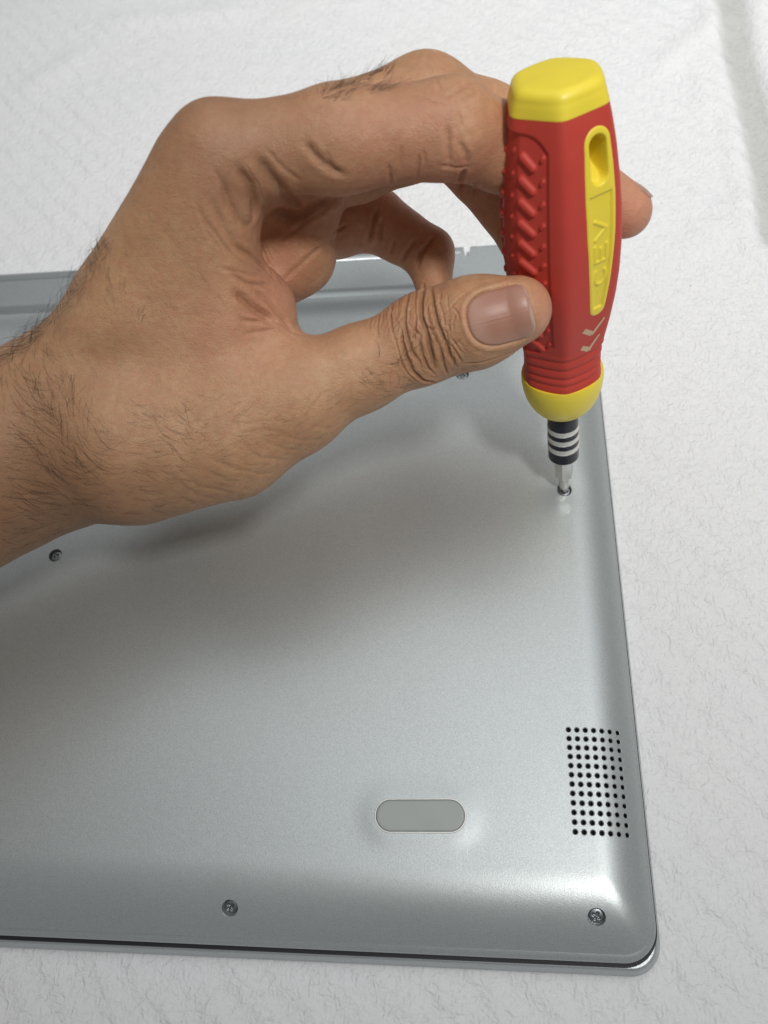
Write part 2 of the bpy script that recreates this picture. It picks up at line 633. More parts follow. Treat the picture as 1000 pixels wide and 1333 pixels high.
    # screws with a cross recess
    for k, (x, y) in enumerate(SCREWS):
        o, u, w, nn = frame_at(x, y)
        ang = [.3, .9, .2, .85, .5][k]
        Vs = []; Fs = []
        nr, na = 18, 48
        for i in range(nr + 1):
            r = 2.18 * i / nr
            for j in range(na):
                a = 2 * math.pi * j / na
                lx, lyy = r * math.cos(a + ang), r * math.sin(a + ang)
                ax = min(abs(lx), abs(lyy)); al = max(abs(lx), abs(lyy))
                cross = 1 / (1 + math.exp((ax - .33) / .045)) / (1 + math.exp((al - 1.15) / .07))
                h = -.72 - .06 * r ** 2 - .55 * cross - (.35 * max(0, r - 1.95) / .23 if r > 1.95 else 0)
                Vs.append(o + u * r * math.cos(a) + w * r * math.sin(a) + nn * h)
        for j in range(na):
            Vs.append(o + u * 2.2 * math.cos(2 * math.pi * j / na) + w * 2.2 * math.sin(2 * math.pi * j / na) + nn * -1.9)
        for i in range(nr + 1):
            for j in range(na):
                jj = (j + 1) % na
                Fs.append([i * na + j, (i + 1) * na + j, (i + 1) * na + jj, i * na + jj])
        sc = mesh_obj('screw', Vs, Fs, M_SCREW, sharp=40); adopt(sc, laptop)


build_laptop()

# ------------------------------------------------------------------ screwdriver
TIP = np.array([30., 144.3, cover_z(30., 144.3) - 1.15])
HEAD = U(725, 108, 189.)
AX = nrm(HEAD - TIP)
LEN = 144.2
mid = TIP + AX * LEN * .6
toc = nrm(CC - mid)
FRONT = nrm(toc - AX * (toc @ AX))
SIDE = nrm(np.cross(AX, FRONT))
if SIDE @ CR < 0: SIDE = -SIDE


def dpt(theta, r, s):
    """theta from the front, turning to the right"""
    return TIP + AX * s + FRONT * (r * math.cos(theta)) + SIDE * (r * math.sin(theta))


def dpts(th, r, s):
    return TIP + AX * s[..., None] + FRONT * (r * np.cos(th))[..., None] + SIDE * (r * np.sin(th))[..., None]


def s_of_y(y):
    lo, hi = 0., LEN * 1.1
    for _ in range(40):
        m_ = (lo + hi) / 2
        q = TIP + AX * m_ - CC
        yy = 666.5 + FPX * (q @ CD) / (q @ CF)
        if yy > y: lo = m_
        else: hi = m_
    q = TIP + AX * lo - CC
    return lo, (q @ CF)


def s_r(y, hw):
    s, zd = s_of_y(y)
    return s, hw * zd / FPX


screwdriver = empty('screwdriver', TIP)
tag(screwdriver, 'red and yellow screwdriver held upright, its bit in a laptop screw', 'screwdriver')

PROF = [s_r(y, hw) for y, hw in ((505, 49.0), (492, 49.8), (480, 49.2), (466, 48.2), (452, 49.5), (440, 51.5), (420, 57), (400, 62.5), (370, 69.5),
                                 (340, 74.5), (300, 78.2), (260, 78.8), (220, 77), (180, 73.8), (150, 69.8), (128, 66.0), (118, 63.9), (108, 61.6), (98, 58.8))]
PS = np.array([p[0] for p in PROF]); PR = np.array([p[1] for p in PROF]) / .905
S_RED0, S_RED1 = 56.5, 138.3
HEXA = np.radians(np.array([5 + 30 + 60 * i for i in range(6)], float))


def smooth_profile(s):
    # average three shifted lookups so that the outline stays fair
    return (np.interp(s - 1.2, PS, PR) + np.interp(s, PS, PR) + np.interp(s + 1.2, PS, PR)) / 3


def hexf(th, s):
    p = 16.
    acc = 0
    for a in HEXA:
        acc = acc + np.maximum(0, np.cos(th - a) / math.cos(math.radians(30))) ** p
    h = acc ** (-1 / p)
    k = np.clip((s - S_RED0) / 22, 0, 1)
    w = .45 + .55 * k * k * (3 - 2 * k)
    return h * w + .925 * (1 - w)


def angd(a, b):
    return (a - b + np.pi) % (2 * np.pi) - np.pi


PADS = [math.radians(-55), math.radians(125)]
S_P0, S_P1 = 70.5, 134.8


def sd_seg(x, y, ax, ay, bx, by):
    px, py = x - ax, y - ay
    ux, uy = bx - ax, by - ay
    h = np.clip((px * ux + py * uy) / (ux * ux + uy * uy), 0, 1)
    return np.hypot(px - ux * h, py - uy * h)


def handle_r(th, s, carve=True):
    r = smooth_profile(s) * hexf(th, s)
    if not carve: return r
    for pc in PADS:
        da = np.degrees(angd(th, pc))
        x = da * 15.5 * math.pi / 180                      # arc mm
        # sunk pad outline
        half = 12.1
        top = S_P1 - .00018 * x ** 4
        bot = S_P0 + .03 * x ** 2
        din = np.minimum(np.minimum(half - np.abs(x), top - s), s - bot)
        m = 1 / (1 + np.exp(-np.clip(din / .16, -40, 40)))
        r = r * (1 - m) + m * np.minimum(r - .55, smooth_profile(s) * .90 - .35)
        # raised chevron bars
        n = 12
        bump = np.zeros_like(r)
        for k in range(n):
            sc = S_P1 - 6.2 - k * 5.46
            for sg in (1, -1):
                xx = x * sg
                d = sd_seg(xx, s, 4.3, sc + 1.2, 7.5, sc - 1.2)
                bump = np.maximum(bump, .85 / (1 + np.exp((d - .9) / .14)))
                d = sd_seg(xx, s, 10.1, sc + .7, 10.7, sc + 1.4)
                bump = np.maximum(bump, .6 / (1 + np.exp((d - .45) / .12)))
            d = sd_seg(x, s, .5, sc + 1.6, 1.1, sc + 2.3)
            bump = np.maximum(bump, .5 / (1 + np.exp((d - .4) / .12)))
        r = r + bump * m
    # rings near the collar
    for sr in (68.6, 65.0, 61.6, 58.9):
        r = r - .34 * np.exp(-((s - sr) / .62) ** 2) + .16 * np.exp(-((s - sr - 1.4) / .8) ** 2)
    return r


# inlay outline on the face whose normal is at 35 degrees; local x across the face, s along the axis
INL = [math.radians(35), math.radians(35 + 180)]
S_I0, S_I1, XC = 83.0, 134.6, 1.95


def inlay_d(x, s):
    """distance inside the teardrop outline (positive inside)"""
    x = x - XC
    hw = np.interp(s, [83, 87, 92, 98, 108, 118, 125, 130, 134.6], [2.2, 2.75, 3.3, 3.8, 4.45, 4.6, 4.3, 3.9, 3.7])
    d = hw - np.abs(x)
    d = np.minimum(d, hw - np.hypot(x, np.maximum(0, s - (S_I1 - 3.7))))
    d = np.minimum(d, hw - np.hypot(x, np.maximum(0, (S_I0 + 2.3) - s)))
    return d


def inlay_x(th, r, c):
    return r * np.sin(angd(th, c))


def build_driver():
    nt, ns = 420, 330
    th = np.linspace(0, 2 * np.pi, nt, endpoint=False)
    ss = np.linspace(S_RED0, S_RED1 + .1, ns)
    S, T = np.meshgrid(ss, th, indexing='ij')
    Rr = handle_r(T, S)
    V = dpts(T, Rr, S).reshape(-1, 3)
    I, J = np.meshgrid(np.arange(ns - 1), np.arange(nt), indexing='ij')
    J2 = (J + 1) % nt
    Q = np.stack([I * nt + J, I * nt + J2, (I + 1) * nt + J2, (I + 1) * nt + J], -1).reshape(-1, 4)
    sc = ss[I.ravel()] + (ss[1] - ss[0]) / 2
    tc = th[J.ravel()] + (th[1] - th[0]) / 2
    rc = Rr[I.ravel(), J.ravel()]
    keep = np.ones(len(Q), bool)
    for c in INL:
        x = inlay_x(tc, rc, c)
        keep &= ~((inlay_d(x, sc) > .5) & (np.cos(tc - c) > 0))
    hd = mesh_obj('handle', V, Q[keep], M_RED); adopt(hd, screwdriver)

    # yellow inlays, with the hanging hole and the raised letters
    for c in INL:
        dx, ds = .16, .2
        xs = np.arange(XC - 5.4, XC + 5.41, dx); sv = np.arange(S_I0 - .6, S_I1 + .6, ds)
        S2, X2 = np.meshgrid(sv, xs, indexing='ij')
        # face surface at lateral x: solve theta by fixed point
        Tn = np.zeros_like(X2)
        for _ in range(12):
            Tn = np.arcsin(np.clip(X2 / handle_r(Tn + c, S2, False), -.9, .9))
        Rn = handle_r(Tn + c, S2, False)
        base = dpts(Tn + c, Rn, S2)
        nrmv = FRONT * math.cos(c) + SIDE * math.sin(c)
        d = inlay_d(X2, S2)
        h = np.full_like(X2, .22)
        h = h - .30 * (1 / (1 + np.exp((d - .25) / .09)))
        # sunk panel
        sp0, sp1 = S_I0 + 3.0, S_I1 - 16.0
        din = np.minimum(np.minimum(d - 1.35, sp1 - S2), S2 - sp0)
        panel = 1 / (1 + np.exp(-np.clip(din / .12, -40, 40)))
        h = h - .62 * panel
        # letters C E V, running up the handle
        pitch = 6.7
        s0 = 93.6
        txt = np.zeros_like(h)

        def stroke(pts, k):
            nonlocal txt
            # letter box: u along the axis 0..1, v across 0..1 (letter up is to the left)
            P = [(XC + 1.75 * 2 * (.5 - v), s0 + k * pitch + u * 5.0) for u, v in pts]
            for a, b in zip(P[:-1], P[1:]):
                dd = sd_seg(X2, S2, a[0], a[1], b[0], b[1])
                txt = np.maximum(txt, 1 / (1 + np.exp((dd - .42) / .1)))
        stroke([(.5 + .5 * math.cos(math.radians(a)), .5 + .5 * math.sin(math.radians(a))) for a in range(50, 311, 20)], 0)
        stroke([(.95, 1), (.05, 1), (.05, 0), (.95, 0)], 1); stroke([(.05, .5), (.8, .5)], 1)
        stroke([(0, 1), (.5, 0), (1, 1)], 2)
        h = h + .42 * txt * panel
        # hanging hole: deep slot
        hc0, hc1 = 123.4, 130.3
        dh = 2.25 - sd_seg(X2, S2, XC, hc0, XC, hc1)
        hole = 1 / (1 + np.exp(-np.clip(dh / .07, -40, 40)))
        h = h - hole * (8.5 - .55 * np.clip((hc0 + 2.2 - S2), 0, 4) * 3)
        Pn = base + nrmv * h[..., None]
        n1, n2 = X2.shape
        I2, J3 = np.meshgrid(np.arange(n1 - 1), np.arange(n2 - 1), indexing='ij')
        a = (I2 * n2 + J3)
        Qd = np.stack([a, a + 1, a + n2 + 1, a + n2], -1).reshape(-1, 4)
        dcen = d[:-1, :-1].ravel()
        kp = dcen > -.05
        o = mesh_obj('inlay', Pn.reshape(-1, 3), Qd[kp], M_YELLOW); adopt(o, screwdriver)
        o['label'] = 'yellow inlay panel with hanging hole and raised letters'
        # printed chevrons under the inlay
        for poly in ([[(-1.9, 79.3), (1.3, 76.6)], [(1.1, 76.3), (4.9, 80.8)]], [[(-1.8, 72.7), (.85, 70.8)], [(.7, 70.5), (4.05, 74.9)]]):
            sc0 = 0.
            Vp = []; Fp = []
            for (p, q), hwid in zip(poly, (.8, .45)):
                p = np.array(p, float); q = np.array(q, float)
                dv = (q - p) / np.linalg.norm(q - p); nv = np.array([-dv[1], dv[0]])
                k0 = len(Vp)
                for t in np.linspace(0, 1, 9):
                    for sg in (-1, 1):
                        m_ = p + (q - p) * t + nv * hwid * sg * (1.0 if hwid > .6 else 1.25 - .35 * t)
                        ss_ = np.array(sc0 + m_[1]); x_ = np.array(m_[0])
                        tn = np.array(0.)
                        for _ in range(10):
                            tn = np.arcsin(np.clip(x_ / handle_r(tn + c, ss_, False), -.95, .95))
                        rr = handle_r(tn + c, ss_) + (.07 if hwid > .6 else .1)
                        Vp.append(dpts(tn + c, rr, ss_))
                for t in range(8):
                    Fp.append([k0 + 2 * t, k0 + 2 * t + 1, k0 + 2 * t + 3, k0 + 2 * t + 2])
            o = mesh_obj('chevron_print', Vp, Fp, M_PRINT); adopt(o, screwdriver)

    def ring_part(name, prof, mat, n=96, hexw=None, sharp=40, parent=screwdriver):
        """surface of revolution (or hexed) about the axis; prof = (s, r)"""
        V = []; F = []
        t = np.linspace(0, 2 * np.pi, n, endpoint=False)
        for s, r in prof:
            rr = np.full(n, float(r))
            if hexw is not None: rr = rr * hexw(t, s)
            V += list(dpts(t, rr, np.full(n, float(s))))
        for k in range(len(prof) - 1):
            for i in range(n):
                j = (i + 1) % n
                F.append([k * n + i, k * n + j, (k + 1) * n + j, (k + 1) * n + i])
        F.append(list(range((len(prof) - 1) * n, len(prof) * n)))
        F.append(list(range(n - 1, -1, -1)))
        o = mesh_obj(name, V, F, mat, sharp=sharp)
        adopt(o, screwdriver)
        if parent is not screwdriver:
            o.parent = parent
            o.matrix_parent_inverse = Matrix.Identity(4)
        return o
    # cap
    Hc = LEN - S_RED1
    prof = [(S_RED1 - .25, float(smooth_profile(np.array(S_RED1 - .25))) * .96), (S_RED1 - .2, float(smooth_profile(np.array(S_RED1))) * 1.008)]
    for a in np.linspace(0, 1, 22):
        k = max(0, (a - .18) / .82)
        ang = k * math.pi / 2
        sh = S_RED1 + Hc * (.18 * min(1, a / .18) + .82 * math.sin(ang) ** 1.0 * .94)
        rr = 1.008 * float(smooth_profile(np.array(min(sh, S_RED1 + 3.)))) * (1 - .30 * (1 - math.cos(ang)) ** 1.5)
        prof.append((sh, rr))
    s9, r9 = prof[-1]
    for k in (.85, .65, .45, .25, .03):
        prof.append((s9 + Hc * .055 * (1 - k ** 2), r9 * k))
    ring_part('end_cap', prof, M_YELLOW, 144, lambda t, s: hexf(t, s) * (1 - .4 * np.clip((s - S_RED1) / 4, 0, 1)) + .92 * .4 * np.clip((s - S_RED1) / 4, 0, 1), 60)
    # collar
    pr = [(39.6, 4.0), (39.8, 5.6), (40.6, 7.0), (42.2, 8.7), (44.6, 10.3), (47.5, 11.55), (50.5, 12.3), (53.5, 12.65), (55.6, 12.62), (56.5, 12.4), (56.6, 11.2)]
    ring_part('collar', pr, M_YELLOW, 96, None, 50)
    # chuck with three bright rings
    sa, ra = s_r(593, 19.4); sb, rb = s_r(533, 20.0)
    pr = [(sa, ra - 1.1), (sa, ra - .5), (sa + .5, ra), (sb, rb)]
    chuck = ring_part('chuck', pr, M_CHUCK)
    for y in (554, 565.5, 577):
        s, r = s_r(y, 19.9)
        h = 1.05
        ring_part('metal_ring', [(s - h, r - .25), (s - h, r + .02), (s - h + .12, r + .10), (s + h - .12, r + .10), (s + h, r + .02), (s + h, r - .25)], M_ALU, 64, None, 40, chuck)
    # bit: hexagonal shank, neck, pointed tip
    s1, r1 = s_r(619, 11.6)
    s2, r2 = s_r(590, 11.8)
    hx = lambda t, s: (np.maximum.reduce([np.cos(t - a) for a in np.radians(np.arange(6) * 60 + 20.)])) ** -1 * .9
    ring_part('bit', [(s1 - .9, r1 * .62), (s1 + .5, r1 * .98), (s1 + 1.2, r1), (s2 + 2, r2)], M_STEEL, 72, hx, 25)
    rn = s_r(630, 6.2)[1]
    def cross_tip(t, s):
        k = np.clip(1 - (s - 0) / 2.6, 0, 1)
        return 1 - .45 * k * (np.abs(np.sin(2 * t)) ** 1.5)
    ring_part('bit_tip', [(.0, .35), (.5, .75), (1.3, rn * .8), (2.3, rn * .98), (2.8, rn), (s1 - .6, rn * .97), (s1 + .2, rn)], M_STEEL, 64, cross_tip, 40)


build_driver()

# ------------------------------------------------------------------ hand: one surface grown from bones
def smin(a, b, k):
    h = np.maximum(k - np.abs(a - b), 0) / k
    return np.minimum(a, b) - h * h * k * .25


def rcone(a, b, r1, r2):
    a = np.asarray(a, np.float32); b = np.asarray(b, np.float32)
    ba = b - a
    L2 = float(ba @ ba)

    def f(p):
        v = p - a
        h = np.clip((v @ ba) / L2, 0, 1)
        v = v - h[:, None] * ba
        return np.sqrt((v * v).sum(1)) - (r1 + (r2 - r1) * h)
    return f


def blob(c, r, ax=None, e=1.0):
    """ball, squashed by e along ax"""
    c = np.asarray(c, np.float32)
    if ax is not None: ax = nrm(ax).astype(np.float32)

    def f(p):
        v = p - c
        if ax is not None:
            v = v + ((e - 1) * (v @ ax))[:, None] * ax
            return (np.sqrt((v * v).sum(1)) - r) / max(1., e) * (1. if e <= 1 else 1.2)
        return np.sqrt((v * v).sum(1)) - r
    return f


def rtri(a, b, c, r):
    """rounded triangle sheet"""
    a, b, c = [np.asarray(q, np.float32) for q in (a, b, c)]
    n = np.cross(b - a, c - a)
    n2 = float(n @ n)

    def f(p):
        def seg(q0, q1):
            ba = q1 - q0
            v = p - q0
            h = np.clip((v @ ba) / float(ba @ ba), 0, 1)
            v = v - h[:, None] * ba
            return (v * v).sum(1)
        s = (np.sign((p - a) @ np.cross(b - a, n)) + np.sign((p - b) @ np.cross(c - b, n)) + np.sign((p - c) @ np.cross(a - c, n)))
        # outside when the point lies on the outer side of an edge
        dpl = ((p - a) @ n) ** 2 / n2
        ded = np.minimum(np.minimum(seg(a, b), seg(b, c)), seg(c, a))
        inside = s <= -2
        return np.sqrt(np.where(inside, dpl, ded)) - r
    return f


def chain(pts, k):
    """bones through (point, radius) pairs"""
    fs = [rcone(p, q, r, t) for (p, r), (q, t) in zip(pts[:-1], pts[1:])]

    def f(p):
        d = fs[0](p)
        for g in fs[1:]: d = smin(d, g(p), k)
        return d
    return f


# joints, measured in the photograph and set at their depth
WR = U(95, 553, 246)          # wrist
ELB = WR + np.array([-215., -118., 8.])
I_MCP = U(288, 198, 199); I_PIP = U(588, 168, 201); I_DIP = U(725, 222, 217); I_TIP = U(813, 274, 222)
M_MCP = U(304, 222, 214); M_PIP = U(555, 131, 213); M_DIP = U(700, 188, 236); M_TIP = U(775, 240, 240)
R_MCP = U(330, 245, 231); R_PIP = U(588, 176, 236); R_DIP = U(660, 258, 248); R_TIP = U(700, 345, 250)
L_MCP = U(365, 295, 248); L_PIP = U(487, 285, 258); L_DIP = U(558, 331, 262); L_TIP = U(569, 392, 262)
T_CMC = U(170, 578, 234); T_MCP = U(375, 520, 230); T_IP = U(556, 440, 226); T_TIP = U(674, 404, 215)

if __name__ == '__main__':
    D_ = np.linalg.norm
    print('index', D_(I_MCP - WR), D_(I_PIP - I_MCP), D_(I_DIP - I_PIP), D_(I_TIP - I_DIP))
    print('middle', D_(M_MCP - WR), D_(M_PIP - M_MCP), D_(M_DIP - M_PIP), D_(M_TIP - M_DIP))
    print('ring', D_(R_MCP - WR), D_(R_PIP - R_MCP), D_(R_DIP - R_PIP), D_(R_TIP - R_DIP))
    print('little', D_(L_MCP - WR), D_(L_PIP - L_MCP), D_(L_DIP - L_PIP), D_(L_TIP - L_DIP), D_(L_MCP - I_MCP))
    print('thumb', D_(T_MCP - T_CMC), D_(T_IP - T_MCP), D_(T_TIP - T_IP))


def lerp(a, b, t): return a + (b - a) * t


ULN = nrm(L_MCP - I_MCP)      # towards the little finger
BACK = nrm(np.cross(I_MCP - WR, ULN))
if BACK @ CR > 0: BACK = -BACK
ARMD = nrm(WR - ELB)
palm_parts = [
    (rcone(ELB + ULN * 4, WR + ULN * 6, 34, 25), 8),
    (rcone(ELB - ULN * 8, WR - ULN * 6, 32, 23), 16),
    (rcone(WR - ULN * 2, I_MCP, 18, 10.5), 12),
    (rcone(WR + ULN * 4, M_MCP, 18, 10.5), 10),
    (rcone(WR + ULN * 12, R_MCP, 18, 10.5), 10),
    (rcone(WR + ULN * 18, L_MCP, 17, 10.5), 10),
    # flesh of the palm
    (rcone(U(412, 250, 226), U(385, 335, 242), 8, 9), 8),
    (rcone(U(385, 335, 242), U(325, 380, 246), 9, 9), 8),
    (rcone(WR + ULN * 20 - BACK * 14, lerp(WR, L_MCP, .75) - BACK * 6 + ULN * 6, 14, 9), 10),
    # ball of the thumb and first web
    (rcone(WR - BACK * 4, T_CMC, 22, 18), 12),
    (rcone(T_CMC, T_MCP, 19.5, 14.5), 12),
    (rcone(U(190, 582, 233), U(300, 574, 231), 17.5, 15.6), 10),
    (rtri(lerp(WR, I_MCP, .35), lerp(WR, I_MCP, .92), lerp(T_CMC, T_MCP, .62), 10), 10),
    (rtri(lerp(WR, I_MCP, .70), lerp(T_CMC, T_MCP, .45), U(345, 395, 226), 6.5), 10),
    (rtri(lerp(T_CMC, T_MCP, .5), lerp(T_CMC, T_MCP, 1.0), U(335, 410, 226), 6), 10),
]
fingers = [
    (chain([(I_MCP, 10.5), (lerp(I_MCP, I_PIP, .5), 11.9), (I_PIP, 11.0), (lerp(I_PIP, I_DIP, .5), 9.9), (I_DIP, 9.3), (I_TIP, 7.4)], 5), 7),
    (chain([(M_MCP, 10.5), (lerp(M_MCP, M_PIP, .5), 11.0), (M_PIP, 11), (lerp(M_PIP, M_DIP, .5), 9.8), (M_DIP, 9.2), (M_TIP, 7.6)], 5), 7),
    (chain([(R_MCP, 10.5), (lerp(R_MCP, R_PIP, .5), 10.8), (R_PIP, 10.2), (lerp(R_PIP, R_DIP, .5), 9.2), (R_DIP, 8.8), (R_TIP, 7.4)], 5), 7),
    (chain([(L_MCP, 10), (lerp(L_MCP, L_PIP, .55), 10.0), (L_PIP, 9.2), (lerp(L_PIP, L_DIP, .5), 8.0), (L_DIP, 7.6), (L_TIP, 5.6)], 4), 7),
    (chain([(T_CMC, 17), (T_MCP, 13.8), (lerp(T_MCP, T_IP, .5), 11.2), (T_IP, 11.6), (lerp(T_IP, T_TIP, .55), 11.4), (T_TIP, 9.0)], 6), 8),
]


def hand_sdf(p):
    p = np.asarray(p, np.float32)
    d = palm_parts[0][0](p)
    for f, k in palm_parts[1:]: d = smin(d, f(p), k)
    out = None
    for f, k in fingers:
        e = smin(d, f(p), k)
        out = e if out is None else smin(out, e, 1.2)
    return out


def hand_grad(p, h=.25):
    g = np.empty_like(p)
    for i in range(3):
        e = np.zeros(3, np.float32); e[i] = h
        g[:, i] = hand_sdf(p + e) - hand_sdf(p - e)
    return g / np.maximum(np.linalg.norm(g, axis=1, keepdims=True), 1e-9)


def surface_nets(sdf, lo, hi, h):
    B = 8
    lo = np.asarray(lo, float)
    nb = np.ceil((np.asarray(hi) - lo) / (h * B)).astype(int)
    N = nb * B
    bi = np.stack(np.meshgrid(*[np.arange(k) for k in nb], indexing='ij'), -1).reshape(-1, 3)
    cen = lo + (bi * B + (B - 1) / 2) * h
    dc = sdf(cen)
    D = np.repeat(np.repeat(np.repeat(dc.reshape(nb).astype(np.float32), B, 0), B, 1), B, 2)
    act = bi[np.abs(dc) < B * h * .87 + 2.5]
    loc = np.stack(np.meshgrid(*[np.arange(B)] * 3, indexing='ij'), -1).reshape(-1, 3)
    for s in range(0, len(act), 400):
        blk = act[s:s + 400]
        node = (blk[:, None, :] * B + loc[None]).reshape(-1, 3)
        D[node[:, 0], node[:, 1], node[:, 2]] = sdf(lo + node * h)
    S = D < 0
    cnt = np.zeros(N - 1, np.int8)
    offs = [(i, j, k) for i in (0, 1) for j in (0, 1) for k in (0, 1)]
    for i, j, k in offs:
        cnt += S[i:N[0] - 1 + i, j:N[1] - 1 + j, k:N[2] - 1 + k]
    cells = np.argwhere((cnt > 0) & (cnt < 8))
    idx = np.full(N - 1, -1, np.int32)
    idx[cells[:, 0], cells[:, 1], cells[:, 2]] = np.arange(len(cells))
    val = {o: D[cells[:, 0] + o[0], cells[:, 1] + o[1], cells[:, 2] + o[2]] for o in offs}
    acc = np.zeros((len(cells), 3)); num = np.zeros(len(cells))
    for a in offs:
        for ax in range(3):
            if a[ax]: continue
            b = list(a); b[ax] = 1; b = tuple(b)
            va, vb = val[a], val[b]
            m = (va < 0) != (vb < 0)
            t = np.where(m, va / np.where(m, va - vb, 1), 0)
            pos = np.array(a, float)[None] + t[:, None] * (np.array(b) - np.array(a))[None]
            acc += pos * m[:, None]; num += m
    V = lo + (cells + acc / num[:, None]) * h
    F = []
    for ax in range(3):
        sl0 = [slice(1, -1)] * 3; sl1 = [slice(1, -1)] * 3
        sl0[ax] = slice(0, -1); sl1[ax] = slice(1, None)
        A = S[tuple(sl0)]; Bv = S[tuple(sl1)]
        e = np.argwhere(A != Bv)
        e1 = e.copy()
        base = e + 1; base[:, ax] -= 1
        u, w = (ax + 1) % 3, (ax + 2) % 3
        def cell(du, dw):
            c = base.copy(); c[:, u] -= du; c[:, w] -= dw
            return idx[c[:, 0], c[:, 1], c[:, 2]]
        q = np.stack([cell(1, 1), cell(0, 1), cell(0, 0), cell(1, 0)], -1)
        flip = ~A[e[:, 0], e[:, 1], e[:, 2]]
        q[flip] = q[flip][:, ::-1]
        F.append(q)
    return V, np.concatenate(F)


def cast(px):
    """surface points of the hand seen at picture points"""
    px = np.asarray(px, float).reshape(-1, 2)
    R_ = np.array([nrm(ray(x, y)) for x, y in px], np.float32)
    t = np.full(len(px), 120., np.float32)
    d = None
    for _ in range(48):
        d = hand_sdf(CC.astype(np.float32) + R_ * t[:, None])
        t = np.minimum(t + d * .9, 600)
    ok = (np.abs(d) < .3) & (t < 420)
    return CC + R_ * t[:, None], ok


def resample(pts, step=2.0):
    pts = np.asarray(pts, float)
    out = [pts[0]]
    for a, b in zip(pts[:-1], pts[1:]):
        n = max(1, int(np.hypot(*(b - a)) / step))
        for i in range(1, n + 1): out.append(a + (b - a) * i / n)
    return np.array(out)



def zoomed(x0, y0, k, pts):
    return [(x0 + x / k, y0 + y / k) for x, y in pts]


